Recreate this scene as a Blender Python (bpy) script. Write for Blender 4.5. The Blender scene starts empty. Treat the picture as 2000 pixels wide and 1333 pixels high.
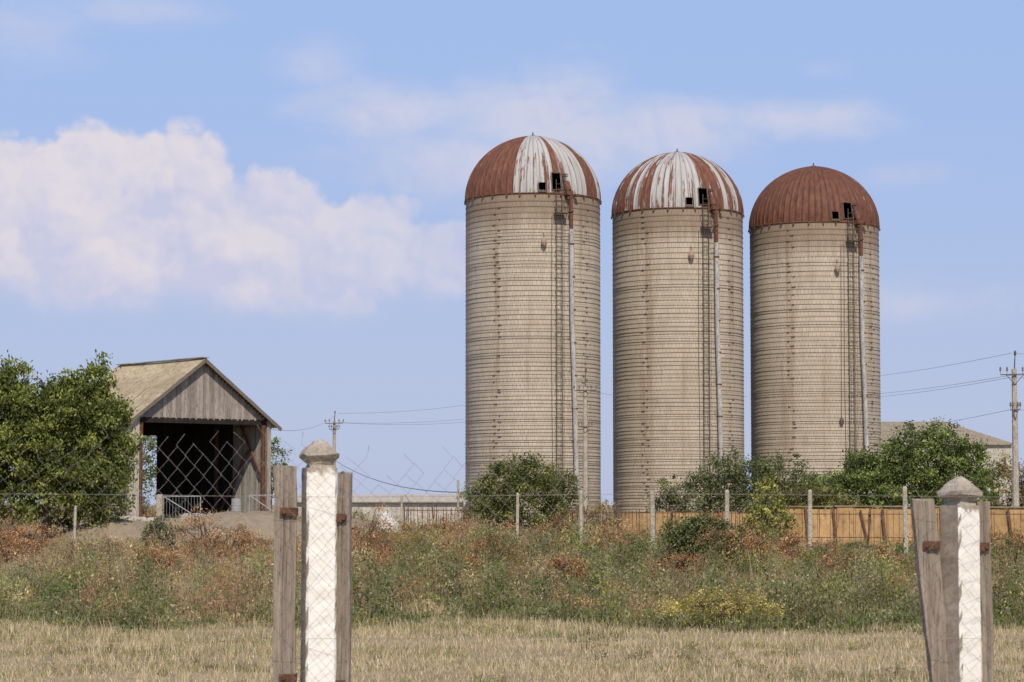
import bpy, math, random
import numpy as np
from mathutils import Vector, Matrix
rnd=random.Random(7); rng=np.random.default_rng(7)
scene=bpy.context.scene; COL=scene.collection
FP=4722.0
def bx(px,d): return (px-1000)*d/FP      # surveyed bearing -> metres east of the camera axis
def bz(py,d): return 1.6+(985-py)*d/FP   # surveyed elevation -> height

# ------------------------------------------------------------ node helper
class G:
    def __init__(s,nt): s.nt=nt
    def n(s,t,ins=None,**at):
        nd=s.nt.nodes.new(t)
        for k,v in at.items(): setattr(nd,k,v)
        for k,v in (ins or {}).items():
            sk=nd.inputs[k]
            if isinstance(v,bpy.types.NodeSocket): s.nt.links.new(v,sk)
            else:
                if sk.type=='RGBA' and len(v)==3: v=(*v,1)
                sk.default_value=v
        return nd
    def m(s,op,a,b=0.0,c=0.0,clamp=False):
        nd=s.n('ShaderNodeMath',operation=op,use_clamp=clamp)
        for i,v in enumerate((a,b,c)):
            if isinstance(v,bpy.types.NodeSocket): s.nt.links.new(v,nd.inputs[i])
            else: nd.inputs[i].default_value=v
        return nd.outputs[0]
    def mix(s,f,a,b,blend='MIX'):
        nd=s.n('ShaderNodeMix',data_type='RGBA',blend_type=blend)
        for i,v in ((0,f),(6,a),(7,b)):
            if isinstance(v,bpy.types.NodeSocket): s.nt.links.new(v,nd.inputs[i])
            else: nd.inputs[i].default_value=v if i==0 else (*v[:3],1)
        return nd.outputs[2]
    def sm(s,x,a,b):
        nd=s.n('ShaderNodeMapRange',interpolation_type='SMOOTHSTEP')
        nd.inputs[1].default_value=a; nd.inputs[2].default_value=b
        s.nt.links.new(x,nd.inputs[0]); return nd.outputs[0]
    def noise(s,vec,scale,detail=4,rough=.5,col=False,dim='3D'):
        nd=s.n('ShaderNodeTexNoise',{'Vector':vec,'Scale':scale,'Detail':detail,'Roughness':rough},noise_dimensions=dim)
        return nd.outputs['Color' if col else 'Fac']
    def xyz(s,x,y,z=0.0): return s.n('ShaderNodeCombineXYZ',{'X':x,'Y':y,'Z':z}).outputs[0]
    def sep(s,v): return s.n('ShaderNodeSeparateXYZ',{'Vector':v}).outputs
    def ramp(s,f,stops,interp='LINEAR'):
        nd=s.n('ShaderNodeValToRGB',{'Fac':f}); cr=nd.color_ramp; cr.interpolation=interp
        while len(cr.elements)<len(stops): cr.elements.new(.5)
        for e,(p,c) in zip(cr.elements,stops):
            e.position=p; e.color=(c,c,c,1) if not hasattr(c,'__len__') else (*c,1)
        return nd.outputs[0]
def newmat(name,rough=.85,metal=0.):
    m=bpy.data.materials.new(name); m.use_nodes=True
    g=G(m.node_tree); b=m.node_tree.nodes['Principled BSDF']
    b.inputs['Roughness'].default_value=rough; b.inputs['Metallic'].default_value=metal
    b.inputs['Specular IOR Level'].default_value=.25
    return m,g,b
def bump(g,b,h,strength=.4,dist=.02):
    nd=g.n('ShaderNodeBump',{'Height':h,'Strength':strength,'Distance':dist})
    g.nt.links.new(nd.outputs[0],b.inputs['Normal'])
def setc(g,b,c): g.nt.links.new(c,b.inputs['Base Color'])

def noisy_mat(name,c1,c2,scale=3,rough=.85,stretch=(1,1,1),c3=None,bumpd=.01,use_attr=False,metal=0,lo=.35,hi=.65,spk=.35):
    m,g,b=newmat(name,rough,metal)
    tc=g.n('ShaderNodeTexCoord').outputs['Object']
    v=g.n('ShaderNodeMapping',{'Vector':tc,'Scale':stretch}).outputs[0]
    n1=g.noise(v,scale,6,.6); n2=g.noise(v,scale*5.3,5,.65)
    c=g.mix(g.sm(n1,lo,hi),c1,c2)
    if c3: c=g.mix(g.sm(n2,.56,.68),c,c3)
    c=g.mix(g.m('MULTIPLY',g.sm(n2,.3,.7),spk),c,(0.02,0.015,0.01))
    if use_attr:
        a=g.n('ShaderNodeAttribute',attribute_name='col').outputs['Color']
        c=g.mix(1.0,c,a,'MULTIPLY')
    setc(g,b,c); bump(g,b,n2,.6,bumpd)
    return m

# ------------------------------------------------------------ mesh builder
class B:
    def __init__(s): s.v=[];s.f=[];s.mi=[];s.c=[];s.uv=None
    def face(s,idx,mi=0,c=1.0): s.f.append(idx); s.mi.append(mi); s.c.append(c)
    def box(s,c,size,rz=0,M=None,mi=0,col=1.0,taper=1.0):
        if M is None: M=Matrix.Rotation(rz,3,'Z')
        o=len(s.v)
        for dz in (-.5,.5):
            t=taper if dz>0 else 1
            for dx,dy in ((-.5,-.5),(.5,-.5),(.5,.5),(-.5,.5)):
                p=M@Vector((dx*size[0]*t,dy*size[1]*t,dz*size[2]))
                s.v.append((c[0]+p.x,c[1]+p.y,c[2]+p.z))
        for q in ((3,2,1,0),(4,5,6,7),(0,1,5,4),(1,2,6,5),(2,3,7,6),(3,0,4,7)):
            s.face([o+i for i in q],mi,col)
    def beam(s,p0,p1,w,t,mi=0,col=1.0,up=(0,0,1)):
        p0=Vector(p0);p1=Vector(p1); d=(p1-p0); L=d.length; d.normalize()
        u=Vector(up)
        if abs(d.dot(u))>.98: u=Vector((0,1,0))
        a=d.cross(u).normalized(); b2=a.cross(d).normalized()
        M=Matrix((a,b2,d)).transposed()
        s.box((p0+p1)/2,(w,t,L),M=M,mi=mi,col=col)
    def tube(s,pts,r,sides=6,mi=0,closed=False,col=1.0,cap=True):
        pts=[Vector(p) for p in pts]; n=len(pts); o=len(s.v)
        rs=r if hasattr(r,'__len__') else [r]*n
        prev=None
        for i,p in enumerate(pts):
            if closed: d=pts[(i+1)%n]-pts[i-1]
            else: d=pts[min(i+1,n-1)]-pts[max(i-1,0)]
            d.normalize()
            if prev is None:
                u=Vector((0,0,1)) if abs(d.z)<.9 else Vector((1,0,0))
            else: u=prev
            a=d.cross(u)
            if a.length<1e-4: a=d.cross(Vector((0,1,0)))
            a.normalize(); b2=a.cross(d).normalized(); prev=b2
            for k in range(sides):
                t=2*math.pi*k/sides
                q=p+(a*math.cos(t)+b2*math.sin(t))*rs[i]; s.v.append(tuple(q))
        for i in range(n if closed else n-1):
            j=(i+1)%n
            for k in range(sides):
                k2=(k+1)%sides
                s.face([o+i*sides+k,o+i*sides+k2,o+j*sides+k2,o+j*sides+k],mi,col)
        if cap and not closed:
            s.face([o+k for k in range(sides)][::-1],mi,col); s.face([o+(n-1)*sides+k for k in range(sides)],mi,col)
    def lathe(s,c,prof,sides=16,mi=0,col=1.0):
        o=len(s.v)
        for (r,z) in prof:
            for k in range(sides):
                t=2*math.pi*k/sides; s.v.append((c[0]+r*math.cos(t),c[1]+r*math.sin(t),c[2]+z))
        for i in range(len(prof)-1):
            for k in range(sides):
                k2=(k+1)%sides
                s.face([o+i*sides+k,o+i*sides+k2,o+(i+1)*sides+k2,o+(i+1)*sides+k],mi,col)
        s.face([o+k for k in range(sides)][::-1],mi,col); s.face([o+(len(prof)-1)*sides+k for k in range(sides)],mi,col)
    def make(s,name,mats,parent=None,loc=(0,0,0),rot=(0,0,0),smooth=False,jitter=0,uv=None):
        me=bpy.data.meshes.new(name)
        v=s.v
        if jitter: v=[(x+rnd.uniform(-jitter,jitter),y+rnd.uniform(-jitter,jitter),z+rnd.uniform(-jitter,jitter)) for x,y,z in v]
        me.from_pydata(v,[],s.f)
        for m in mats: me.materials.append(m)
        me.polygons.foreach_set('material_index',s.mi)
        if smooth: me.polygons.foreach_set('use_smooth',[True]*len(s.f))
        at=me.attributes.new('col','FLOAT_COLOR','CORNER'); arr=[]
        for f,c in zip(s.f,s.c):
            cc=(c,c,c,1) if not hasattr(c,'__len__') else (*c,1)
            arr.extend(cc*len(f))
        at.data.foreach_set('color',arr)
        if uv:
            l=me.uv_layers.new(name='UVMap'); u=[]
            for f in uv: u.extend(f)
            l.data.foreach_set('uv',u)
        me.update()
        o=bpy.data.objects.new(name,me); COL.objects.link(o)
        o.location=loc; o.rotation_euler=rot
        if parent: o.parent=parent
        return o
def empty(name,loc,rz=0):
    o=bpy.data.objects.new(name,None); o.location=loc; o.rotation_euler=(0,0,rz); o.empty_display_size=.3
    COL.objects.link(o); return o
def tag(o,label,cat,group=None,kind=None):
    o['label']=label; o['category']=cat
    if group: o['group']=group
    if kind: o['kind']=kind
    return o
def quads(name,V,Cc,mat,parent=None,loc=(0,0,0)):
    """V (N,4,3), Cc (N,3)"""
    n=len(V); me=bpy.data.meshes.new(name)
    me.vertices.add(n*4); me.vertices.foreach_set('co',V.reshape(-1).astype(np.float32))
    me.loops.add(n*4); me.loops.foreach_set('vertex_index',np.arange(n*4,dtype=np.int32))
    me.polygons.add(n); me.polygons.foreach_set('loop_start',np.arange(0,n*4,4,dtype=np.int32))
    me.polygons.foreach_set('loop_total',np.full(n,4,dtype=np.int32))
    at=me.attributes.new('col','FLOAT_COLOR','POINT')
    ca=np.ones((n,4,4),np.float32); ca[:,:,:3]=np.clip(Cc,0,1)[:,None,:]
    at.data.foreach_set('color',ca.reshape(-1)); me.materials.append(mat); me.update(calc_edges=True)
    o=bpy.data.objects.new(name,me); COL.objects.link(o); o.location=loc
    if parent: o.parent=parent
    return o
def unit(n):
    a=rng.normal(size=(n,3)); return a/np.linalg.norm(a,axis=1)[:,None]
def leafquads(P,L,W,bias=None):
    n=len(P); a=unit(n)
    if bias is not None: a=a+np.array(bias); a/=np.linalg.norm(a,axis=1)[:,None]
    b=np.cross(a,unit(n)); b/=np.linalg.norm(b,axis=1)[:,None]+1e-6
    L=np.broadcast_to(L,(n,))[:,None]; W=np.broadcast_to(W,(n,))[:,None]
    return np.stack([P-a*L/2,P+b*W/2-a*L*.05,P+a*L/2,P-b*W/2-a*L*.05],1)
def blades(P,h,w,lean):
    n=len(P); t=rng.uniform(0,2*np.pi,n); d=np.stack([np.cos(t),np.sin(t),0*t],1)
    s=rng.uniform(0,2*np.pi,n); l=np.stack([np.cos(s),np.sin(s),0*s],1)
    h=np.broadcast_to(h,(n,)); lean=np.broadcast_to(lean,(n,))*rng.uniform(0,1,n)
    top=P+l*(h*lean)[:,None]; top[:,2]+=h*np.sqrt(np.clip(1-lean**2,.1,1))
    w=np.broadcast_to(w,(n,))[:,None]
    return np.stack([P-d*w/2,P+d*w/2,top+d*w*.15,top-d*w*.15],1)
def pn(x,y,s=1.0,k=0):
    x=x*s;y=y*s
    return (np.sin(x*1.3+y*.7+k)+np.sin(x*-.6+y*1.7+k*2.1+1)+np.sin(x*2.3+y*1.1+k*.7+2.2)*.6+np.sin(x*3.7-y*2.9+k)*.4+np.sin(x*.37+y*5.1+k)*.3)/3.3

# ------------------------------------------------------------ terrain
def ss(a,b,x):
    t=np.clip((x-a)/(b-a),0,1); return t*t*(3-2*t)
def soil(x,y):
    A=np.exp(-(((x+14.9)/2.4)**2+((y-91)/2.2)**2)**1.3)
    Bm=np.exp(-(((x+10.2)/2.9)**2+((y-94)/2.8)**2)**1.5)
    Cm=np.exp(-(((x+6.8)/2.0)**2+((y-97)/2.4)**2)**1.3)
    return A,Bm,Cm
def edge(x): # ragged line where the mown strip meets the weeds
    return 32.2+2.6*pn(x,0*x,.42,8)+1.1*pn(x,0*x,1.7,3)+.5*pn(x,0*x,4.5,1)
def H(x,y):
    x=np.asarray(x,float);y=np.asarray(y,float)
    pl=ss(92,101,y)*ss(-6.0,-10.0,x)*(1-ss(140,175,y))*.95
    A,Bm,Cm=soil(x,y)
    h=np.maximum.reduce([pl,1.02*A,1.28*Bm,1.0*Cm])
    rough=(A+Bm+Cm)*.15*pn(x,y,2.7,2)+.03*pn(x,y,.6,1)*ss(20,40,y)
    return h+rough
def axis(lo,hi,step,far):
    d=np.arange(lo,hi+step,step); k=np.geomspace(step*2,far,26)
    return np.concatenate([(lo-k)[::-1],d,hi+k])
def ground():
    xs=axis(-34,34,.4,2600); ys=axis(4,150,.45,3200)
    X,Y=np.meshgrid(xs,ys); Z=H(X,Y)
    V=np.stack([X,Y,Z],-1).reshape(-1,3); nx=len(xs); ny=len(ys)
    i=(np.arange(ny-1)[:,None]*nx+np.arange(nx-1)[None,:]).reshape(-1)
    F=np.stack([i,i+1,i+nx+1,i+nx],1)
    me=bpy.data.meshes.new('ground'); me.from_pydata(V.tolist(),[],F.tolist())
    me.polygons.foreach_set('use_smooth',[True]*len(F))
    A,Bm,Cm=soil(V[:,0],V[:,1]); s=np.clip((A+Bm+Cm)*1.8,0,1)[:,None]
    y=V[:,1]; st=(1-ss(-2,2,y-edge(V[:,0])))[:,None]
    g=np.clip(.5+pn(V[:,0],y*.5,.5,3)*.7,0,1)[:,None]
    c=(1-g)*np.array([.38,.29,.17])+g*np.array([.21,.19,.09])
    straw=np.array([.40,.31,.185])*(1-.45*np.clip(pn(V[:,0]*.5,y,.9,5),0,1)[:,None])
    c=c*(1-st)+straw*st
    c=c*(1-s)+np.array([.29,.235,.17])*s
    at=me.attributes.new('col','FLOAT_COLOR','POINT'); ca=np.ones((len(V),4),np.float32); ca[:,:3]=c
    at.data.foreach_set('color',ca.reshape(-1))
    m,gg,b=newmat('ground_soil',.95)
    a=gg.n('ShaderNodeAttribute',attribute_name='col').outputs['Color']
    tc=gg.n('ShaderNodeTexCoord').outputs['Object']
    n1=gg.noise(tc,2.2,6,.6); n2=gg.noise(tc,17,5,.7)
    c=gg.mix(gg.m('MULTIPLY',gg.sm(n1,.4,.7),.5),a,(.16,.125,.085))
    c=gg.mix(gg.m('MULTIPLY',gg.sm(n2,.45,.7),.3),c,(.50,.43,.31))
    setc(gg,b,c); bump(gg,b,n2,.8,.05)
    me.materials.append(m); o=bpy.data.objects.new('ground',me); COL.objects.link(o)
    tag(o,'dry field ground with mown straw and bare soil heaps','ground',kind='structure')
ground()

# ------------------------------------------------------------ materials
RUST=noisy_mat('rusty_steel',(.13,.062,.04),(.21,.10,.062),6,.85,c3=(.08,.045,.035))
DARKRUST=noisy_mat('dark_weathered_steel',(.11,.09,.075),(.17,.14,.115),5,.8)
HOOP=noisy_mat('hoop_steel',(.17,.13,.095),(.25,.20,.15),3,.8)
LUG=noisy_mat('hoop_lug_steel',(.13,.095,.07),(.20,.15,.11),3,.8)
GALV=noisy_mat('galvanised_pipe',(.42,.42,.41),(.55,.54,.52),2,.6,stretch=(1,1,.4),c3=(.30,.20,.14))
CONC=noisy_mat('old_concrete',(.42,.37,.30),(.55,.50,.42),3,.9,c3=(.25,.21,.16))
WOOD=noisy_mat('weathered_board',(.28,.23,.18),(.41,.35,.285),7,.9,stretch=(7,7,.25),c3=(.13,.10,.075),use_attr=True,bumpd=.006)
PLANK=noisy_mat('grey_plank',(.30,.26,.225),(.43,.38,.335),2.2,.9,stretch=(3,3,.35),c3=(.17,.14,.12),use_attr=True)
PALEPL=noisy_mat('pale_grey_board',(.42,.385,.335),(.54,.50,.44),2.2,.9,stretch=(3,3,.35),c3=(.25,.21,.18),use_attr=True)
INNER=noisy_mat('shade_dark_plank',(.030,.026,.022),(.055,.046,.038),2.2,.9,stretch=(3,3,.35),use_attr=True)  # near-black tone paints the barn's interior shade into the planks
INSUL=noisy_mat('insulator_porcelain',(.16,.13,.12),(.28,.26,.25),5,.4)
WIRE=noisy_mat('cable_metal',(.10,.10,.11),(.16,.16,.17),5,.6)
MESHW=noisy_mat('chain_link_wire',(.30,.26,.225),(.40,.36,.32),5,.6)
def foliage_mat(name,tr=.3):
    m,g,b=newmat(name,.6)
    a=g.n('ShaderNodeAttribute',attribute_name='col').outputs['Color']
    setc(g,b,a); t=g.n('ShaderNodeBsdfTranslucent',{'Color':g.mix(1.0,a,(1.15,1.15,.6),'MULTIPLY')})
    mx=g.n('ShaderNodeMixShader',{0:tr}); g.nt.links.new(b.outputs[0],mx.inputs[1]); g.nt.links.new(t.outputs[0],mx.inputs[2])
    g.nt.links.new(mx.outputs[0],g.nt.nodes['Material Output'].inputs[0]); return m
LEAF=foliage_mat('foliage'); DRY=foliage_mat('dry_grass',.2)
BARK=noisy_mat('bark',(.09,.07,.05),(.17,.13,.10),5,.9,stretch=(2,2,.5))

# ------------------------------------------------------------ silos
def stave_mat():
    m,g,b=newmat('concrete_stave_wall',.92)
    uv=g.n('ShaderNodeTexCoord').outputs['UV']; s=g.sep(uv)
    oi=g.n('ShaderNodeObjectInfo').outputs['Random']
    br=g.n('ShaderNodeTexBrick',{'Vector':uv,'Color1':(.57,.505,.405),'Color2':(.49,.43,.34),'Mortar':(.34,.285,.215),
        'Scale':1.0,'Mortar Size':.012,'Mortar Smooth':.2,'Bias':0.,'Brick Width':.27,'Row Height':.38})
    br.offset=.5
    c=br.outputs['Color']
    big=g.noise(g.xyz(g.m('MULTIPLY',s[0],.35),g.m('MULTIPLY',s[1],.25),g.m('MULTIPLY',oi,30)),1.0,5,.6)
    c=g.mix(g.m('MULTIPLY',g.sm(big,.35,.7),.38),c,(.37,.31,.235))
    st=g.noise(g.xyz(g.m('MULTIPLY',s[0],2.6),g.m('MULTIPLY',s[1],.10),g.m('MULTIPLY',oi,17)),1.0,5,.65)
    c=g.mix(g.m('MULTIPLY',g.sm(st,.53,.72),.5),c,(.27,.20,.135))
    for u0 in (11.8,18.3):
        q=g.m('ABSOLUTE',g.m('SUBTRACT',s[0],u0)); f=g.m('MULTIPLY',g.m('SUBTRACT',1.0,g.sm(q,.1,1.0)),g.sm(st,.38,.62))
        c=g.mix(g.m('MULTIPLY',f,.38),c,(.25,.17,.10))
    dr=g.noise(g.xyz(g.m('MULTIPLY',s[0],5.),g.m('MULTIPLY',s[1],.9),g.m('MULTIPLY',oi,9)),1.0,3,.6)
    c=g.mix(g.m('MULTIPLY',g.sm(dr,.6,.75),.4),c,(.21,.155,.11))
    hb=g.noise(g.xyz(g.m('MULTIPLY',s[0],.25),g.m('MULTIPLY',s[1],3.2),g.m('MULTIPLY',oi,5)),1.0,4,.6)
    c=g.mix(g.m('MULTIPLY',g.sm(hb,.5,.72),.28),c,(.28,.23,.175))
    top=g.sm(g.m('ADD',s[1],g.m('MULTIPLY',g.noise(g.xyz(g.m('MULTIPLY',s[0],3.),0.,oi),1.,4),1.8)),21.4,23.2)
    c=g.mix(g.m('MULTIPLY',top,.65),c,(.20,.13,.085))
    fine=g.noise(uv,9,5,.7); c=g.mix(g.m('MULTIPLY',g.sm(fine,.4,.75),.25),c,(.23,.19,.145))
    setc(g,b,c); bump(g,b,g.m('SUBTRACT',g.m('MULTIPLY',fine,.3),br.outputs['Fac']),.5,.03)
    return m
STAVE=stave_mat()
def dome_mat(name,stops,seed,ww=1.2,dk=1.0):
    m,g,b=newmat(name,.65)
    uv=g.n('ShaderNodeTexCoord').outputs['UV']; s=g.sep(uv)
    gore=g.m('FLOOR',g.m('MULTIPLY',s[0],64.))
    w=g.n('ShaderNodeTexWhiteNoise',{'W':g.m('ADD',gore,seed)},noise_dimensions='1D').outputs['Value']
    bias=g.sep(g.ramp(s[0],stops))[0]
    sA=g.noise(g.xyz(g.m('MULTIPLY',s[0],210.),g.m('MULTIPLY',s[1],2.4),seed),1.,5,.6)
    sB=g.noise(g.xyz(g.m('MULTIPLY',s[0],110.),g.m('MULTIPLY',s[1],10.),seed+5),1.,5,.65)
    f=g.m('ADD',g.m('MULTIPLY',bias,1.5),g.m('MULTIPLY',g.m('SUBTRACT',w,.5),ww))
    f=g.m('ADD',f,g.m('MULTIPLY',g.m('SUBTRACT',sA,.5),2.0))
    f=g.m('ADD',f,g.m('MULTIPLY',g.m('SUBTRACT',sB,.5),.8))
    f=g.m('ADD',f,g.m('MULTIPLY',g.m('SUBTRACT',.35,s[1]),.2))
    r1=tuple(v*dk for v in (.11,.044,.030)); r2=tuple(v*dk for v in (.215,.088,.050))
    rust=g.mix(g.sm(sB,.3,.7),r1,r2)
    rust=g.mix(g.m('MULTIPLY',g.sm(sA,.5,.7),.4),rust,(.085,.042,.032))
    white=g.mix(g.sm(sA,.3,.7),(.46,.46,.45),(.34,.33,.315))
    white=g.mix(g.m('MULTIPLY',g.sm(sB,.5,.75),.4),white,(.30,.20,.15))
    c=g.mix(g.sm(f,.48,.60),white,rust)
    fr=g.m('FRACT',g.m('MULTIPLY',s[0],64.)); e=g.m('ABSOLUTE',g.m('SUBTRACT',fr,.5))
    c=g.mix(g.m('MULTIPLY',g.sm(e,.40,.5),.6),c,(.06,.04,.032))
    setc(g,b,c); bump(g,b,sB,.4,.02); return m
R=4.575; HW=22.1; HD=4.35
def silo(loc,rot,dmat,label,seed,pipe):
    rr=random.Random(seed); E=empty('silo_tower',loc)
    tag(E,label,'silo','row of three identical grain silos')
    b=B(); n=144; uvs=[]
    for z in (-1.2,HW):
        for k in range(n+1):
            t=2*math.pi*k/n-math.pi; b.v.append((R*math.sin(t),-R*math.cos(t),z))
    for k in range(n):
        b.face([k,k+1,n+1+k+1,n+1+k]); u0=k/n*2*math.pi*R;u1=(k+1)/n*2*math.pi*R
        uvs.append((u0,0,u1,0,u1,HW+1.2,u0,HW+1.2))
    zz=21.55; hoops=[]
    while zz>.2:
        hoops.append(zz); f=zz/22; zz-=(.18+.20*f)*rr.choice((1,1,1,.6,1.1))
    nf=len(b.f)
    for i,z in enumerate(hoops):
        rad=.009+.008*rr.random()**2; tl=rr.uniform(-.015,.015)
        b.tube([((R+.018)*math.sin(t),-(R+.018)*math.cos(t),z+tl*math.sin(t*2)) for t in [2*math.pi*k/96 for k in range(96)]],rad,4,mi=1,closed=True)
        for base in (-.56,.86,2.2,-2.3):
            if rr.random()<.35: continue
            t=rot+base+((.04 if i%2 else -.04) if rr.random()<.7 else rr.uniform(-.05,.05))+rr.uniform(-.015,.015)
            b.box(((R+.04)*math.sin(t),-(R+.04)*math.cos(t),z),(.20*rr.uniform(.5,1.4),.055,.045),rz=t,mi=2)
    for f in b.f[nf:]: uvs.append((0,0)*len(f))
    w=b.make('silo_wall',[STAVE,HOOP,LUG],E,uv=uvs)
    for p in w.data.polygons:
        if p.index<n: p.use_smooth=True
    gn=64; n=gn*5; rings=40; b=B(); uvs=[]
    lad=math.radians(21)+rot
    for j in range(rings+1):
        t=math.pi/2*j/rings; r0=(R+.035)*math.cos(t)**.98; z=HD*math.sin(t)+.14*(j/rings)**6
        for k in range(n+1):
            a=2*math.pi*k/n-math.pi; ph=k%5
            off=.045*(1 if ph==0 else 0)*min(1,r0) -.018*math.sin(math.pi*ph/5)
            r=max(r0+off+rr.uniform(-.006,.006),0.001); zz=z+(0 if j else rr.uniform(-.03,.02))
            b.v.append((r*math.sin(a),-r*math.cos(a),zz))
    for j in range(rings):
        for k in range(n):
            a=2*math.pi*(k+.5)/n-math.pi; t=math.pi/2*(j+.5)/rings; z=HD*math.sin(t)
            if abs(a-(lad-.02))<.07 and .25<z<1.38: continue
            if abs(a-(lad-.235))<.052 and .12<z<.62: continue
            o=j*(n+1)+k; b.face([o,o+1,o+n+2,o+n+1])
            u0=k/n;u1=(k+1)/n; v0=j/rings; v1=(j+1)/rings
            uvs.append((u0,v0,u1,v0,u1,v1,u0,v1))
    b.make('dome_roof',[dmat],E,loc=(0,0,HW+.02),uv=uvs)
    b=B(); b.tube([((R+.02)*math.sin(2*math.pi*k/96),-(R+.02)*math.cos(2*math.pi*k/96),HW-.02) for k in range(96)],.055,6,closed=True)
    for k in range(30):
        t=2*math.pi*k/30+rr.uniform(-.03,.03); b.box(((R+.08)*math.sin(t),-(R+.08)*math.cos(t),HW-.12),(.10,.10,.16),rz=t)
    b.make('eave_ring',[RUST],E)
    b=B(); b.lathe((0,0,HW+HD+.1),[(.28,-.03),(.22,.06),(.06,.10),(.04,.28),(.01,.3)],12); b.make('roof_finial',[DARKRUST],E)
    def pol(a,r,z): return (r*math.sin(a),-r*math.cos(a),z)
    def tang(a): return Vector((math.cos(a),math.sin(a),0))
    b=B(); T=tang(lad)
    def lp(dx,r,z): return Vector(pol(lad,r,z))+T*dx
    for dx in (-.21,.21): b.tube([lp(dx,R+.20,z) for z in (1.2,8,15,HW+.9)],.025,5)
    z=1.4
    while z<HW+.7: b.tube([lp(-.21,R+.20,z),lp(.21,R+.20,z)],.014,4); z+=.30
    z=2.6
    while z<HW:
        b.tube([lp(-.31*math.cos(q),R+.20+.48*math.sin(q),z) for q in np.linspace(0,math.pi,9)],.013,4)
        for dx in (-.21,.21): b.tube([lp(dx,R,z),lp(dx,R+.2,z)],.018,4)
        z+=.92
    for q in (.6,math.pi/2,math.pi-.6): b.tube([lp(-.31*math.cos(q),R+.20+.48*math.sin(q),zz) for zz in (2.6,10,HW-.4)],.010,4)
    b.make('caged_ladder',[DARKRUST],E)
    b=B(); b.box(lp(.05,R+.36,HW-1.35),(.8,.6,.05),rz=lad)
    for dx in (-.34,.42):
        b.tube([lp(dx,R+.64,HW-1.35),lp(dx,R+.64,HW-.55)],.02,4); b.tube([lp(dx,R+.05,HW-1.9),lp(dx,R+.62,HW-1.38)],.02,4)
        b.tube([lp(dx,R+.05,HW-.55),lp(dx,R+.64,HW-.55)],.018,4)
    b.tube([lp(-.34,R+.64,HW-.55),lp(.42,R+.64,HW-.55)],.018,4); b.tube([lp(-.34,R+.64,HW-.95),lp(.42,R+.64,HW-.95)],.015,4)
    b.make('service_platform',[DARKRUST],E)
    pa=math.radians(pipe[0]); pb=math.radians(pipe[1])
    pts=[pol(pa,R+.36,HW-.15),pol(pa+.005,R+.36,HW-2.4),pol(pa+.01,R+.38,HW-8),pol((pa+pb)/2+.01,R+.38,9),pol(pb,R+.42,2.6)]
    b=B(); b.tube(pts[:2],.12,10,mi=1); b.tube(pts[1:],.155,10,mi=0)
    for i in range(9):
        f=i/8; z=HW-1.2-f*17.5; a=pa+(pb-pa)*f; b.tube([pol(a,R,z),pol(a,R+.55,z)],.03,4,mi=1)
        b.lathe(pol(a,R+.38,z),[(.175,-.05),(.175,.05)],10,mi=1)
        b.tube([pol(a-.05,R+.03,z+.3),pol(a-.01,R+.5,z+.3),pol(a+.05,R+.03,z+.3)],.015,4,mi=1)
    b.make('filling_pipe',[GALV,RUST],E,smooth=False)
    b=B()
    c=Vector(pol(pa-.02,R+.20,HW+.02)); b.box(c,(.48,.5,.28),rz=pa); b.box(c+Vector((0,0,-.26)),(.28,.32,.26),rz=pa)
    b.tube([Vector(pol(pa-.02,R-.12,HW+.75)),Vector(pol(pa-.02,R+.12,HW+.42)),Vector(pol(pa-.02,R+.28,HW+.15))],[.22,.20,.17],10)
    b.box(Vector(pol(pa+.10,R+.3,HW-.1)),(.22,.26,.18),rz=pa)
    b.make('chute_head',[RUST],E,jitter=.015)
    b=B(); a=lad+.125; b.box(pol(a,R-.02,HW+.82),(.46,.03,1.12),M=Matrix.Rotation(a+.45,3,'Z')@Matrix.Rotation(-.22,3,'X'),mi=0)
    for dz in (-.5,0,.5): b.box(pol(a,R+.01,HW+.82+dz),(.48,.05,.05),M=Matrix.Rotation(a+.45,3,'Z'),mi=1)
    b.make('hatch_lid',[RUST,DARKRUST],E)
    b=B()
    a=lad-.02
    for da in (-.075,.075): b.beam(pol(a+da,R+.08,HW+.22),pol(a+da,R-.10,HW+1.4),.05,.05)
    b.beam(pol(a-.075,R-.10,HW+1.4),pol(a+.075,R-.10,HW+1.4),.05,.05); b.beam(pol(a-.075,R+.08,HW+.22),pol(a+.075,R+.08,HW+.22),.05,.05)
    a=lad-.235
    for da in (-.06,.06): b.beam(pol(a+da,R+.10,HW+.1),pol(a+da,R+.03,HW+.68),.05,.05)
    b.beam(pol(a-.06,R+.10,HW+.1),pol(a+.06,R+.10,HW+.1),.06,.12)
    b.make('hatch_frame',[DARKRUST],E)
    b=B(); a=lad-.22
    b.lathe(pol(a,R+.22,HW-3.4),[(.05,.45),(.17,.28),(.20,.05),(.16,-.1),(.06,-.25)],10); b.tube([pol(a,R,HW-2.7),pol(a,R+.24,HW-2.7),pol(a,R+.22,HW-3.1)],.03,5)
    b.make('hanging_lamp',[LAMPM],E)
    b=B()
    b.tube([pol(lad-.10,R+.06,HW-1.5),pol(lad-.11,R+.07,12),pol(lad-.09,R+.06,2.5)],.016,4)
    if seed==3:
        b.lathe(pol(lad-.17,R+.12,8.2),[(.14,-.2),(.16,0),(.10,.25)],8); b.tube([pol(lad-.17,R+.1,8.4),pol(lad-.15,R+.08,HW-1.6)],.015,4)
    b.make('hanging_cable',[DARKRUST],E)
    return E
LAMPM=noisy_mat('lamp_housing',(.35,.22,.16),(.45,.38,.32),8,.7)
d1=dome_mat('dome_sheet_one',[(0,.8),(.25,.78),(.40,.70),(.46,.52),(.49,.38),(.515,.30),(.54,.46),(.58,.40),(.64,.40),(.75,.44),(.9,.7)],1.3,1.1)
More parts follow.
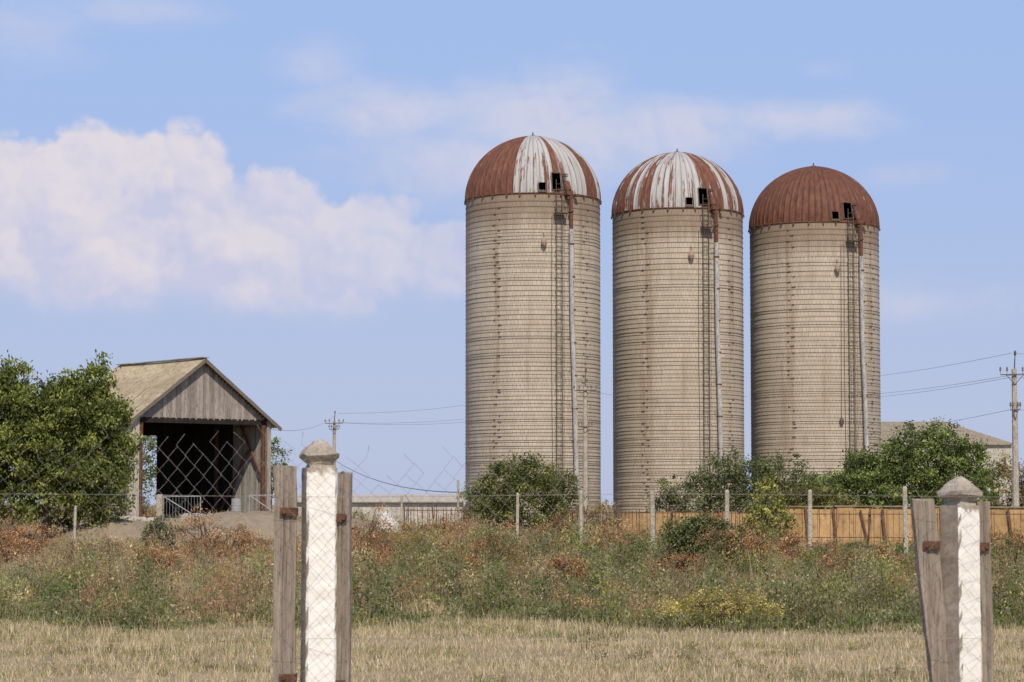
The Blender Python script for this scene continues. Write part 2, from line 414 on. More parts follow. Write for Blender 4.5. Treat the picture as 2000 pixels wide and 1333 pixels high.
d2=dome_mat('dome_sheet_two',[(0,.6),(.25,.58),(.33,.66),(.39,.38),(.44,.52),(.47,.42),(.49,.20),(.54,.24),(.565,.85),(.595,.80),(.61,.25),(.75,.20)],14.7,.9)
d3=dome_mat('dome_sheet_three',[(0,.9),(.25,1.3),(.50,1.2),(.54,.68),(.57,1.0),(.64,.80),(.75,1.0)],33.1,1.0,.85)
silo((bx(1041,164),164,.12),0,d1,'tall concrete silo with rusty white-striped dome roof, behind green bush',1,(30.5,35))
silo((bx(1325,169.4),169.4,-.2),math.radians(-1),d2,'tall concrete silo whose dome is mostly white with rust patches',2,(28.5,32))
silo((bx(1593,172),172,-.85),math.radians(4),d3,'tall concrete silo with almost fully rusted brown dome',3,(34,39))

# ------------------------------------------------------------ barn
def barn():
    rz=math.atan2(.64,.77); E=empty('wooden_barn',(-13.79,107.25,.95),rz)
    tag(E,'open-fronted grey plank barn with gable roof on bare earth rise','barn')
    w=3.52; hw=4.45; ap=7.05; L=6.9
    def planks(b,p0,p1,z0f,z1f,ofs=0,pw=.152):
        p0=Vector(p0);p1=Vector(p1); Ln=(p1-p0).length; n=int(Ln/.155); d=(p1-p0)/n
        ang=math.atan2(d.y,d.x); nr=Vector((-math.sin(ang),math.cos(ang),0))
        for i in range(n):
            f=(i+.5)/n; p=p0+d*(i+.5)+nr*(ofs+.006*(i%2)); z0=z0f(f)+rnd.uniform(-.03,.03); z1=z1f(f)
            if z1-z0<.05: continue
            b.box((p.x,p.y,(z0+z1)/2),(pw,.02,z1-z0),M=Matrix.Rotation(ang+rnd.uniform(-.03,.03),3,'Z'),col=rnd.uniform(.7,1.12))
    top=lambda f: hw+(ap-hw)*(1-abs(2*f-1))-.07
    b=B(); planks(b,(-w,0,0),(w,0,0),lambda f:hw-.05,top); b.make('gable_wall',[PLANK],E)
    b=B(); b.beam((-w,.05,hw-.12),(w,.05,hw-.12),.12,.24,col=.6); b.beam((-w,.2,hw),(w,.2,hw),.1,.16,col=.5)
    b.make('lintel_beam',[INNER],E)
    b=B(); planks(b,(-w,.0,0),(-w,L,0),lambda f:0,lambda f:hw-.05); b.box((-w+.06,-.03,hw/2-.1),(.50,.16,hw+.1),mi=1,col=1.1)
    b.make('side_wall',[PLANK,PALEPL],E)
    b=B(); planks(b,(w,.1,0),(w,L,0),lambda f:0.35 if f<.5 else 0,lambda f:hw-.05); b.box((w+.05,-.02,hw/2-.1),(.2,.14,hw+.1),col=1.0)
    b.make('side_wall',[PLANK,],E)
    b=B(); planks(b,(w-.05,.3,0),(w-.05,2.7,0),lambda f:0,lambda f:hw-.3); b.make('inner_boards',[PALEPL],E)  # sunlit front stretch of the wall, put in as paler boards
    b=B(); planks(b,(w-.05,2.75,0),(w-.05,L,0),lambda f:0,lambda f:hw-.05); b.make('shaded_inner_boards',[INNER],E)  # added dark boards: shade of the deeper wall put into their colour
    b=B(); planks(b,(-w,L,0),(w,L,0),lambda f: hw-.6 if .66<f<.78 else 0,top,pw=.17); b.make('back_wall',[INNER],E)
    for x,y in ((-w+.42,-.02),(w-.25,-.05),(w-.20,3.9)):
        b=B(); b.beam((x-.06,y,-.2),(x-.06,y,hw-.25),.03,.14); b.beam((x+.06,y,-.2),(x+.06,y,hw-.25),.03,.14); b.beam((x,y,-.2),(x,y,hw-.25),.11,.03)
        b.make('steel_post',[RUST],E)
    b=B(); b.beam((w-.22,3.8,0),(w-.22,1.2,3.1),.09,.09); b.beam((w-.22,.2,2.0),(w-.22,2.0,hw),.08,.08); b.make('diagonal_brace',[RUST],E)
    b=B()
    for y in np.linspace(.4,L-.2,6):
        for s in (-1,1): b.beam((s*w,y,hw),(0,y,ap-.12),.08,.14,col=.6)
        b.beam((-w,y,hw),(w,y,hw),.08,.16,col=.6)
    b.make('roof_truss',[INNER],E)
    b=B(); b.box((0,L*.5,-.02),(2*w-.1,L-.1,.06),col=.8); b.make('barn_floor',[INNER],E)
    sl=(ap-hw)/w; ov=.55
    for s in (-1,1):
        b=B(); ny=int((L+.6)/.17*6); rows=13
        for j in range(rows+1):
            x=(w+ov)*j/rows
            for i in range(ny+1):
                y=-.35+(L+.6)*i/ny; wv=.024*math.sin(2*math.pi*i/6); sag=-.03*math.sin(math.pi*min(1,max(0,y/L)))*(1-j/rows)
                st=.02*((j%4)/4)
                b.v.append((s*(x),y,ap-sl*x+wv+.06+sag-st+rnd.uniform(-.003,.003)))
        for j in range(rows):
            c=rnd.uniform(.85,1.05)
            for i in range(ny):
                o=j*(ny+1)+i; b.face([o,o+1,o+ny+2,o+ny+1] if s>0 else [o,o+ny+1,o+ny+2,o+1],0,c)
        b.make('roof_slope',[ROOFM],E,smooth=True)
    b=B()
    for i in range(6):
        y=-.38+i*1.25; z=ap+.09+rnd.uniform(-.008,.008)
        b.beam((0,y,z),(0,y+1.24,z),.32,.04)
    b.make('ridge_cap',[ROOFM],E)
    b=B()
    for s in (-1,1): b.beam((0,-.33,ap-.04),(s*(w+ov),-.33,ap-sl*(w+ov)-.04),.04,.15,col=.6)
    b.make('rake_board',[WOOD],E)
ROOFM=noisy_mat('asbestos_roof_sheet',(.37,.31,.21),(.46,.39,.275),.9,.95,c3=(.34,.25,.11),use_attr=True)
barn()

# ------------------------------------------------------------ foreground posts
def paint_mat(PZ):
    m,g,b=newmat('white_painted_concrete',.8)
    geo=g.n('ShaderNodeTexCoord').outputs['Object']
    nrm=g.sep(g.n('ShaderNodeTexCoord').outputs['Normal']); s=g.sep(geo); z=s[2]
    n1=g.noise(geo,9,6,.65); n2=g.noise(geo,60,5,.7); n3=g.noise(geo,22,4,.6)
    conc=g.mix(g.sm(n1,.35,.65),(.30,.245,.19),(.43,.37,.30)); conc=g.mix(g.m('MULTIPLY',g.sm(n2,.5,.7),.5),conc,(.15,.12,.09))
    wh=g.mix(g.sm(n3,.45,.75),(.86,.84,.78),(.76,.73,.66)); wh=g.mix(g.m('MULTIPLY',g.sm(n2,.58,.74),.35),wh,(.55,.50,.42))
    fr=g.sm(g.m('ADD',g.m('MULTIPLY',nrm[1],-1.),g.m('MULTIPLY',g.m('SUBTRACT',n1,.5),.4)),.62,.68)
    lim=g.m('SUBTRACT',1.0,g.sm(g.m('ADD',z,g.m('MULTIPLY',g.m('SUBTRACT',n3,.5),.10)),PZ-.01,PZ+.01))
    chip=g.m('SUBTRACT',1.0,g.sm(n1,.68,.71))
    f=g.m('MULTIPLY',g.m('MULTIPLY',fr,lim),chip)
    setc(g,b,g.mix(f,conc,wh)); bump(g,b,g.m('ADD',g.m('MULTIPLY',n2,.5),g.m('MULTIPLY',f,.35)),.5,.008); return m
STRAP=noisy_mat('strap_rust',(.11,.055,.038),(.19,.095,.06),30,.85,c3=(.07,.04,.03))
def fpost(x,y,rz,topz,label,boards,sw):
    M=paint_mat(topz-.13); E=empty('fence_post',(x,y,0)); tag(E,label,'fence post','concrete and board fence posts along the field edge')
    s=sw; b=B()
    zs=np.linspace(-.2,topz-.115,60); c=.009
    prof=lambda a:[(-a+c,-a),(a-c,-a),(a,-a+c),(a,a-c),(a-c,a),(-a+c,a),(-a,a-c),(-a,-a+c)]
    for i,z in enumerate(zs):
        for (px,py) in prof(s):
            b.v.append((px+rnd.uniform(-.0014,.0014),py+rnd.uniform(-.0014,.0014),z))
    for i in range(len(zs)-1):
        for k in range(8):
            k2=(k+1)%8; b.face([i*8+k,i*8+k2,(i+1)*8+k2,(i+1)*8+k])
    b.face([(len(zs)-1)*8+k for k in range(8)])
    b.make('concrete_shaft',[M],E,rot=(0,0,rz))
    b=B(); q=sw/.066; lv=[(.056,-.118),(.050,-.100),(.056,-.088),(.074,-.072),(.077,-.060),(.066,-.047),(.050,-.034),(.036,-.020),(.024,-.008),(.013,0)]
    for a,z in lv:
        a*=q
        for k,(px,py) in enumerate(prof(max(a,c*1.1))):
            b.v.append((px+rnd.uniform(-.007,.007)*min(1,a*20)+.004*(z+.1),py+rnd.uniform(-.007,.007)*min(1,a*20),z+rnd.uniform(-.006,.006)))
    for i in range(len(lv)-1):
        for k in range(8):
            k2=(k+1)%8; b.face([i*8+k,i*8+k2,(i+1)*8+k2,(i+1)*8+k])
    b.face([(len(lv)-1)*8+k for k in range(8)])
    o=b.make('post_cap',[CAPM],E,loc=(0,0,topz),rot=(0,0,rz),smooth=False)
    for (dx,wd,tz,lean,yaw) in boards:
        b=B(); n=40
        for i in range(n+1):
            z=-.1+(tz+.1)*i/n; ox=dx+lean*(z-tz)
            wv=.002*math.sin(z*9+dx*40)
            for (qx,qy) in ((-wd/2,-.022),(-wd*.1,-.024),(-wd*.07,-.019),(wd*.2,-.023),(wd/2,-.022),(wd/2,.022),(-wd/2,.022)):
                cz=math.cos(yaw);sz=math.sin(yaw)
                b.v.append((ox+qx*cz-qy*sz+wv+rnd.uniform(-.0015,.0015),qx*sz+qy*cz,z+(rnd.uniform(-.014,.006) if i==n else 0)))
        for i in range(n):
            for k in range(7):
                k2=(k+1)%7; b.face([i*7+k,i*7+k2,(i+1)*7+k2,(i+1)*7+k],0,.95 if k!=1 else .6)
        b.face([n*7+k for k in range(7)])
        b.make('wooden_board',[WOOD],E)
        for sz_ in (tz-.19,tz-.87):
            b=B(); ox=dx+lean*(sz_-tz); sg=-1 if dx>0 else 1
            b.box((ox+sg*wd*.15,-.034,sz_),(wd*.72,.005,.034)); b.box((ox+sg*(wd*.52),-.0,sz_),(.005,.08,.032))
            b.lathe((0,0,0),[(.009,0),(.009,.010)],8)
            nb=b.v[-16:]; b.v[-16:]=[(ox+v[0],-.036-v[2],sz_+v[1]) for v in nb]
            b.make('steel_strap',[STRAP],E)
CAPM=noisy_mat('lichen_concrete',(.36,.31,.25),(.50,.45,.38),14,.95,c3=(.24,.20,.155),bumpd=.02,spk=.2)
fpost(bx(624,10),10,math.radians(16),bz(860,10),'white painted concrete post between two weathered boards',
      [(-.139,.092,bz(910,10),0,.05),(.106,.056,bz(922,10),0.004,-.1)],.063)
fpost(bx(1872,10),10,math.radians(34),bz(933,10),'half painted concrete post with a leaning wooden board',
      [(-.158,.092,bz(975,10),-.10,.15),(.102,.045,bz(978,10),-.012,-.2)],.061)

# chain link
def chain():
    b=B(); q=.0195; x=-3.6; i=0
    while x<3.9:
        pxx=x/10*FP+1000
        if pxx<530: zt=1.865+.03*math.sin(x*3)
        elif pxx<900: zt=1.85+.04*math.sin(x*5)
        elif pxx<1250: zt=1.85-.23*(pxx-900)/350
        else: zt=1.62+.03*math.sin(x*4)
        zt+=rnd.choice((0,0,-.04,-.02,.03,-.08)); pts=[]; k=0; z=0.6
        stray=rnd.random()<.12
        while z<zt:
            sg=1 if (k+i)%2 else -1
            up=max(0,(z-1.55))*1.0
            dx=(.02+up*.14)*math.sin(x*2.1+z*3)+.01*math.sin(z*7+x); dz=.02*math.sin(x*1.7)+(.012+up*.08)*math.sin(x*5+z*4)
            pts.append((x+sg*q+dx+rnd.uniform(-.0018,.0018),9.89+.02*math.sin(x*1.3+z*2)+sg*.002,z+dz+rnd.uniform(-.001,.001))); z+=q*2.05; k+=1
        if stray and len(pts)>2:
            p=pts[-1]; a=rnd.uniform(-.04,.04); pts.append((p[0]+a,p[1]+rnd.uniform(-.03,.03),p[2]+.035)); pts.append((p[0]+a*1.3,p[1],p[2]+.05))
        b.tube(pts,.00075,4,cap=False); x+=2*q; i+=1
    for z in (1.635,1.06,.68): b.tube([(xx,9.885,z+.006*math.sin(xx*2.3)) for xx in np.linspace(-3.6,3.9,40)],.0008,4)
    o=b.make('chain_link_fence',[MESHW]); tag(o,'sagging chain-link mesh with torn top edge between concrete posts','fence')
chain()

# ------------------------------------------------------------ field fence posts
def rowpost(px,d,top,w=.12,tilt=0,lab='pale slender concrete fence post standing in dry weeds'):
    x=bx(px,d); h0=float(H(x,d)); h=bz(top,d)-h0
    b=B(); c=.02; lv=[(-.2,1),(h*.5,.93),(h-.05,.86),(h,.55)]
    for z,t in lv:
        a=w/2*t
        for p in ((-a+c,-a),(a-c,-a),(a,-a+c),(a,a-c),(a-c,a),(-a+c,a),(-a,a-c),(-a,-a+c)): b.v.append((p[0]+tilt*z,p[1],z))
    for i in range(3):
        for k in range(8):
            k2=(k+1)%8; b.face([i*8+k,i*8+k2,(i+1)*8+k2,(i+1)*8+k])
    b.face([24+k for k in range(8)])
    for z in (h*.3,h*.6,h*.88): b.tube([(-w*.55+tilt*z,0,z),(w*.55+tilt*z,0,z)],.012,4,mi=1)
    o=b.make('concrete_fence_post',[CONC2,DARKRUST],loc=(x,d,h0),rot=(0,0,rnd.uniform(-.3,.3)))
    tag(o,lab,'fence post','slender concrete posts of the field fence'); return o
CONC2=noisy_mat('pale_concrete',(.42,.37,.30),(.56,.51,.42),4,.9,c3=(.25,.20,.15))
for a in ((895,118,937,.0),(1010,98,963,.01),(1134,79,958,0),(1275,63,960,-.01),(1418,66,957,.01),(1580,64,957,.005),(1767,62,950,-.008)): rowpost(*a[:3],w=.125,tilt=a[3])
rowpost(148,86,988,.10,.02); rowpost(785,112,966,.11)
rowpost(314,96,966,.27,0,'thick concrete gate post beside a grey metal gate')

def gate(px0,px1,d,z0,z1,meshy=False):
    x0=bx(px0,d);x1=bx(px1,d); b=B()
    for p in (((x0,d,z0),(x0,d,z1)),((x1,d,z0),(x1,d,z1)),((x0,d,z1),(x1,d,z1)),((x0,d,z0+.05),(x1,d,z0+.05)),((x0,d,z1),(x1,d,z0+.05))): b.tube(p,.024,6)
    if meshy:
        for i in range(1,12): xx=x0+(x1-x0)*i/12; b.tube([(xx,d,z0+.05),(xx,d,z1)],.006,4)
    o=b.make('metal_gate',[GATEM]); tag(o,'light grey tubular metal gate with diagonal brace by barn','gate','two grey field gates')
GATEM=noisy_mat('grey_gate_paint',(.32,.33,.34),(.44,.45,.46),4,.6)
gate(321,393,96.5,.95,bz(970,96.5),True); gate(488,545,99,1.1,bz(968,99))

# ------------------------------------------------------------ iron picket fences and ochre wall
def picket(name,px0,px1,d0,d1,top,lab,gap=.19,messy=.03,r=.013):
    b=B(); x0=bx(px0,d0);x1=bx(px1,d1); L=math.hypot(x1-x0,d1-d0); n=int(L/gap)
    for i in range(n+1):
        f=i/n; x=x0+(x1-x0)*f; y=d0+(d1-d0)*f; h0=float(H(x,y)); zt=bz(top,y)+rnd.uniform(-.05,.04)
        if rnd.random()<.08: continue
        b.tube([(x,y,h0-.1),(x+rnd.uniform(-messy,messy),y+rnd.uniform(-messy,messy),zt)],r,4)
        if i%13==0: b.beam((x,y+.05,h0-.1),(x+rnd.uniform(-.15,.1),y+.05,zt+.08),.07,.05)
    for dz in (.12,.95):
        b.beam((x0,d0,bz(top,d0)-dz),(x1,d1,bz(top,d1)-dz),.03,.03)
    o=b.make(name,[PICK]); tag(o,lab,'fence'); return o
PICK=noisy_mat('rusty_picket_iron',(.13,.065,.04),(.20,.11,.07),5,.85)
picket('iron_picket_fence',792,925,108,104,992,'crooked rusty iron picket fence near white heap',.17,.09)
picket('iron_picket_fence',1120,1540,96,88,996,'long rusty iron picket fence among tall dry weeds',.2,.04)
picket('iron_picket_fence',1536,2080,87,84,998,'rusty iron picket fence in front of ochre wall',.22,.03,.008)
def owall():
    d=91; b=B(); x0=bx(1532,d); x1=bx(2100,d); zt=bz(993,d); n=17
    for i in range(n):
        xa=x0+(x1-x0)*i/n; xb=x0+(x1-x0)*(i+1)/n-.02; dzz=rnd.uniform(-.05,.03)
        b.box(((xa+xb)/2,d+rnd.uniform(-.03,.03),(zt+dzz)/2-.1),(xb-xa,.10,zt+dzz+.2),M=Matrix.Rotation(rnd.uniform(-.010,.010),3,'Y'),col=rnd.uniform(.80,1.08))
    for i in range(10):
        x=x0+(x1-x0)*(i+rnd.uniform(.2,.8))/10; b.beam((x+.1,d-.16,0),(x-rnd.uniform(-.08,.32),d-.16,zt+rnd.uniform(-.15,.05)),.09,.06,mi=1)
    o=b.make('ochre_panel_wall',[OCH,PICK]); tag(o,'low ochre panel wall with leaning dark stakes','wall')
    b=B()
    for i in range(6):
        xa=x0+(x1-x0)*i/6; b.box((xa+(x1-x0)/12,d-.01,zt+.06+rnd.uniform(-.02,.02)),((x1-x0)/6-.05,.2,.05),M=Matrix.Rotation(rnd.uniform(-.006,.006),3,'Y'))
    c=b.make('wall_coping',[COPE],o)
    d=97; b=B(); x0=bx(1215,d); x1=bx(1536,d); n=10
    for i in range(n):
        xa=x0+(x1-x0)*i/n; w_=(x1-x0)/n-.02; h=bz(1000,d)+rnd.uniform(-.1,.03)
        b.box((xa+w_/2,d+rnd.uniform(-.03,.03),h/2),(w_,.12,h),col=rnd.uniform(.65,.95))
    o=b.make('low_panel_wall',[OCH]); tag(o,'low weathered brown panel wall partly hidden by weeds','wall')
OCH=noisy_mat('ochre_panel',(.45,.275,.12),(.58,.375,.175),1.1,.9,stretch=(1,1,.6),c3=(.32,.195,.095),use_attr=True,spk=.25)
COPE=noisy_mat('coping_rusty_sheet',(.24,.17,.11),(.36,.28,.20),1.5,.9)
owall()

# ------------------------------------------------------------ poles and lines
def pole(px,d,top,arm_py,arm_w,lab,extra=None,r=.14,k=1.0):
    x=bx(px,d); zt=bz(top,d); za=bz(arm_py,d); E=empty('utility_pole',(x,d,0)); tag(E,lab,'utility pole','power line poles')
    b=B(); b.tube([(0,0,-.3),(0,0,za*.5),(0,0,za+.25)],[r*1.25,r,r*.8],8); b.make('pole_shaft',[CONC],E,smooth=False)
    b=B(); b.tube([(0,-.03,za+.1),(.05,-.02,zt)],[.045*k,.025*k],6); b.lathe((.05,0,zt-.1),[(.03,-.05),(.06,0),(.045,.06),(.06,.08),(.03,.16)],8); b.make('top_spike',[DARKRUST],E)
    arms=[(za,arm_w)]+(extra or [])
    for (z,w) in arms:
        b=B(); b.beam((-w/2,-.16,z),(w/2,-.16,z+.03),.06*k,.06*k); b.beam((-w*.3,-.14,z),(0,-.14,z-.4),.025,.025); b.beam((w*.3,-.14,z),(0,-.14,z-.4),.025,.025)
        b.make('crossarm',[DARKRUST],E)
        for sx in (-.5,-.27,.27,.5):
            b=B(); b.tube([(0,0,0),(0,0,.12)],.012,5); b.lathe((0,0,.12),[(.05*k,0),(.065*k,.03),(.045*k,.07),(.055*k,.09),(.045*k,.14),(.02,.17)],8)
            b.make('insulator',[INSUL],E,loc=(sx*w,-.16,z+.04))
    return x,d
pole(653,194,805,828,1.45,'slim concrete power pole with crossarm beyond open field',[(bz(843,194)+.15,.8)],.14)
pole(1143,150,722,764,1.37,'weathered power pole standing before a silo',[(bz(835,150),.8)],.15)
pole(1982,100,688,733,1.2,'concrete power pole with crossarm beside ochre wall',[(bz(802,100),.4)],.13,.75)
def line(a,bb,sag,lab='thin black overhead power line',r=.009):
    a=Vector(a);bb=Vector(bb); b=B()
    b.tube([a.lerp(bb,t)-Vector((0,0,sag*4*t*(1-t))) for t in np.linspace(0,1,25)],r,4)
    o=b.make('power_line',[WIRE]); tag(o,lab,'power line','overhead lines')
PA=(bx(653,194),194)
for (py0,px1,py1,d1) in ((808,1080,758,215),(826,1080,802,215),(826,1100,790,220)):
    line((PA[0]+.3,PA[1],bz(py0,194)),(bx(px1,d1),d1,bz(py1,d1)),.6)
for (py0,py1) in ((690,738),(733,768),(737,776),(800,850)):
    line((bx(1978,100),100,bz(py0,100)),(bx(1560,240),240,bz(py1,240)),.5,r=.008)
    line((bx(1984,100),100,bz(py0,100)),(bx(2200,40),40,bz(py0-90,40)),.3,r=.006)
line((bx(655,194),194,bz(812,194)),(bx(520,112),112,bz(838,112)),.5)
line((bx(655,193),193,bz(900,193)),(bx(895,118),118,bz(962,118)),.6,'dark sagging cable running to a fence post',.022)
line((bx(1150,150),150,bz(764,150)),(bx(1460,190),190,bz(775,190)),.5)

# ------------------------------------------------------------ far buildings
def fbuild(name,x0,x1,y0,y1,ze,zr,hip,lab,wallm,roofm,win=True):
    E=empty(name,((x0+x1)/2,y0,0)); tag(E,lab,'building'); cx=(x0+x1)/2
    b=B(); b.box((0,(y1-y0)/2,ze/2-.5),(x1-x0,y1-y0,ze+1-.02))
    b.make('wall',[wallm],E)
    if win:
        for i in range(int((x1-x0)/3.2)):
            b=B(); xx=x0-cx+1.6+i*3.2; zc=ze*.55; b.box((xx,-.02,zc),(1.0,.06,ze*.28)); b.make('window',[DARKGL],E)
    b=B(); o=.25
    a=[(x0-cx-o,-o,ze),(x1-cx+o,-o,ze),(x1-cx+o,y1-y0+o,ze),(x0-cx-o,y1-y0+o,ze),(x0-cx+0,(y1-y0)/2,zr),(x1-cx-hip,(y1-y0)/2,zr)]
    b.v=a[:]
    for f in ([0,1,5,4],[1,2,5],[2,3,4,5],[3,0,4]): b.face(f)
    o2=len(b.v); b.v+= [(v[0],v[1],v[2]-.08) for v in a[:4]]; b.face([o2+3,o2+2,o2+1,o2])
    for k in range(4): b.face([k,(k+1)%4,o2+(k+1)%4,o2+k][::-1])
    b.make('roof',[roofm],E)
DARKGL=noisy_mat('dark_window',(.03,.03,.035),(.06,.06,.06),2,.3)
PLAST=noisy_mat('pale_plaster',(.48,.45,.40),(.60,.57,.51),.8,.9,c3=(.33,.28,.22))
SLATE=noisy_mat('pale_sheet_roof',(.46,.42,.36),(.56,.51,.44),1.2,.9,stretch=(3,1,1),c3=(.33,.29,.24))
SLATE2=noisy_mat('tan_sheet_roof',(.30,.25,.18),(.38,.32,.24),1.2,.9,stretch=(3,1,1),c3=(.22,.19,.15))
fbuild('farm_shed',bx(560,140),bx(903,140),140,144,1.78,bz(966,142),.1,'long low pale farm shed seen over the weeds',PLAST,SLATE,False)
fbuild('farm_building',25.5,bx(1975,190),190,203,bz(868,190),bz(824,196),4.0,'large farm building with tan hipped sheet roof behind bushes',PLAST,SLATE2)

# ------------------------------------------------------------ small things
b=B(); b.lathe((0,0,0),[(.22,0),(.23,.02),(.22,.05),(.22,.33),(.235,.35),(.22,.37),(.22,.60),(.235,.62),(.22,.64),(.22,.88),(.235,.9),(.21,.91)],18)
o=b.make('metal_barrel',[GATEM],loc=(bx(463,105.8),105.8,.95)); tag(o,'dull grey ribbed metal barrel at the barn opening','barrel')
def rubble(cx,cy,n,spread,lab,mat):
    b=B()
    for i in range(n):
        x=rnd.uniform(-spread,spread); y=rnd.uniform(-.4,.4); s=rnd.uniform(.15,.38)
        z=float(H(cx+x,cy+y))-float(H(cx,cy))+s*.3
        b.box((x,y,z),(s*1.5,s,s*.8),M=Matrix.Rotation(rnd.uniform(0,3),3,'Z')@Matrix.Rotation(rnd.uniform(-.3,.3),3,'X'),taper=rnd.uniform(.6,.95))
    o=b.make('rubble_pile',[mat],loc=(cx,cy,float(H(cx,cy))),jitter=.03); tag(o,lab,'rubble',kind='stuff')
rubble(bx(440,101),101.5,60,1.7,'pale stone rubble lying before the barn opening',PLAST)
rubble(bx(270,99),99,16,.8,'scattered light stones beside the gate post',PLAST)
def heap():
    n=26; b=B()
    for j in range(14):
        t=j/13; r=.62*math.cos(t*math.pi/2)**.6
        for k in range(n):
            a=2*math.pi*k/n; q=1+.12*math.sin(3*a+j*.4)+.07*math.sin(7*a+j)
            b.v.append((r*q*math.cos(a),r*q*math.sin(a),1.25*t*(1+.07*math.sin(2*a))))
    for j in range(13):
        for k in range(n): b.face([j*n+k,j*n+(k+1)%n,(j+1)*n+(k+1)%n,(j+1)*n+k])
    b.face([13*n+k for k in range(n)])
    x=bx(757,100); o=b.make('lime_heap',[noisy_mat('white_lime',(.60,.58,.52),(.72,.70,.65),4,.9)],loc=(x,100,float(H(x,100))-.02),smooth=True); tag(o,'white lumpy lime heap beside rusty fence','heap')
heap()

# ------------------------------------------------------------ trees and bushes
def crown(lobes,ncl,per,leaf,cA,cB,cr=.4,droop=-.5,gain=1.25):
    cA=np.array(cA);cB=np.array(cB); vols=np.array([l[3]*l[4]*l[5] for l in lobes])**.75; vols/=vols.sum()
    idx=rng.choice(len(lobes),ncl,p=vols); Lb=np.array(lobes)[idx]
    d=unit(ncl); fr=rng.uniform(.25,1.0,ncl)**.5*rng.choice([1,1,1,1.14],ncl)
    cen=Lb[:,:3]+d*Lb[:,3:6]*fr[:,None]; br=rng.uniform(.45,1.35,ncl)*(.65+.45*fr)  # inner clusters darker: crown shade put into leaf colour
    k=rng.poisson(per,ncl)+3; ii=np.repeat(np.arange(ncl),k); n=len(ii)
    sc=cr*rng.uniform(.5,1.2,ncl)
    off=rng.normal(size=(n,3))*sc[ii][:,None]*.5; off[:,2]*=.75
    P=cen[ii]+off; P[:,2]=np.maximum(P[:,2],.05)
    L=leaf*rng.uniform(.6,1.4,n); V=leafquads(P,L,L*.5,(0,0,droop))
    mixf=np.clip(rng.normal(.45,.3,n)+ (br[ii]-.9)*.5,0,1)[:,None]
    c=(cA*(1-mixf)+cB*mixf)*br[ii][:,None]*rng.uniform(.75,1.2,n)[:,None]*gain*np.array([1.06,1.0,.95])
    return V,c
def tree(name,px,d,lobes,ncl,per,leaf,cA,cB,lab,cat,cr=.4,droop=-.5,trunk=None,group=None,gain=1.55):
    x=bx(px,d); E=empty(name,(x,d,float(H(x,d)))); tag(E,lab,cat,group)
    V,c=crown(lobes,ncl,per,leaf,cA,cB,cr,droop,gain)
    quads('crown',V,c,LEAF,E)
    b=B(); tr,th=trunk or (.05,.8); multi=tr<.09
    if not multi: b.tube([(0,0,-.2),(.05,0,th*.5),(0,.05,th)],[tr*1.3,tr,tr*.8],8)
    for l in lobes:
        for q in range(3):
            s0=Vector((rnd.uniform(-.2,.2),rnd.uniform(-.2,.2),-.1)) if multi else Vector((0,.05,th-.1))
            e=Vector((l[0]+rnd.uniform(-.5,.5)*l[3],l[1]+rnd.uniform(-.5,.5)*l[4],l[2]+rnd.uniform(-.1,.75)*l[5]))
            mid=s0.lerp(e,.5)+Vector((rnd.uniform(-.15,.15),rnd.uniform(-.15,.15),.2))
            r0=tr*(.6 if not multi else .7); b.tube([s0,mid,e],[r0,r0*.6,r0*.15],5)
    b.make('trunk',[BARK],E)
    return E
GA=(.055,.085,.022);GB=(.15,.20,.055)
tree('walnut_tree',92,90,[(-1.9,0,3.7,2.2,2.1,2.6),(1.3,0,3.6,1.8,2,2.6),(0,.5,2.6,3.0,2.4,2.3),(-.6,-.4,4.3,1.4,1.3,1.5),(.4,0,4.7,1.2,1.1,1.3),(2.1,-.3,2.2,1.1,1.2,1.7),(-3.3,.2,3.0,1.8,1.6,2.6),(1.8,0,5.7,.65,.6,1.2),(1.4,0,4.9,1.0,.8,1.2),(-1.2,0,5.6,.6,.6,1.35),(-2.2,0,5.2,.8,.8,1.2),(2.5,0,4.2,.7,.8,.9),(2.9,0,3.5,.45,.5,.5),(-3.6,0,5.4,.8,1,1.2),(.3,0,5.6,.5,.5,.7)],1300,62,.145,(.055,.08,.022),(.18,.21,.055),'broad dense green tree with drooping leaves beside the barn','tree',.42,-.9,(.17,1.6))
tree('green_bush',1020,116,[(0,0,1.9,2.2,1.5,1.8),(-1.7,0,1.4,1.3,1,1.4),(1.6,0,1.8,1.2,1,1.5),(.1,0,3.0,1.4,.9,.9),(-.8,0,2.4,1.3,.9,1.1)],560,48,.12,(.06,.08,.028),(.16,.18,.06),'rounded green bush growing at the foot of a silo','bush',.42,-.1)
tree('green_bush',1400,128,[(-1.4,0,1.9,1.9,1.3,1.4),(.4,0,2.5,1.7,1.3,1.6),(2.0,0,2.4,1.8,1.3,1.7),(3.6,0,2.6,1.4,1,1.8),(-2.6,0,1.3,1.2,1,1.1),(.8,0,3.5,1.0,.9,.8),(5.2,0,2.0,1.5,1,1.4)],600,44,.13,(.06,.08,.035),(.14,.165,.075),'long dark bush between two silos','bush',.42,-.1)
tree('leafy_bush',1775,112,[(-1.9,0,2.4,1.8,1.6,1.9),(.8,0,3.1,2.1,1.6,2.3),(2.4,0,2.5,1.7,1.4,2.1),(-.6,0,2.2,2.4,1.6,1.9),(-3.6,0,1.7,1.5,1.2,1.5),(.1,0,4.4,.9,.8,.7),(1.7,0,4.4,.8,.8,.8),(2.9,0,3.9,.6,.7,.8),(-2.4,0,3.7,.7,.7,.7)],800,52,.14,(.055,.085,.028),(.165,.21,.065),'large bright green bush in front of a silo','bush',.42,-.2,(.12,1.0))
tree('leafy_bush',1965,118,[(0,0,2.0,1.6,1,1.9),(1.8,0,1.8,1.6,1,1.7)],260,42,.13,(.12,.10,.045),(.22,.19,.08),'brownish green bush next to a power pole','bush',.4,-.1)
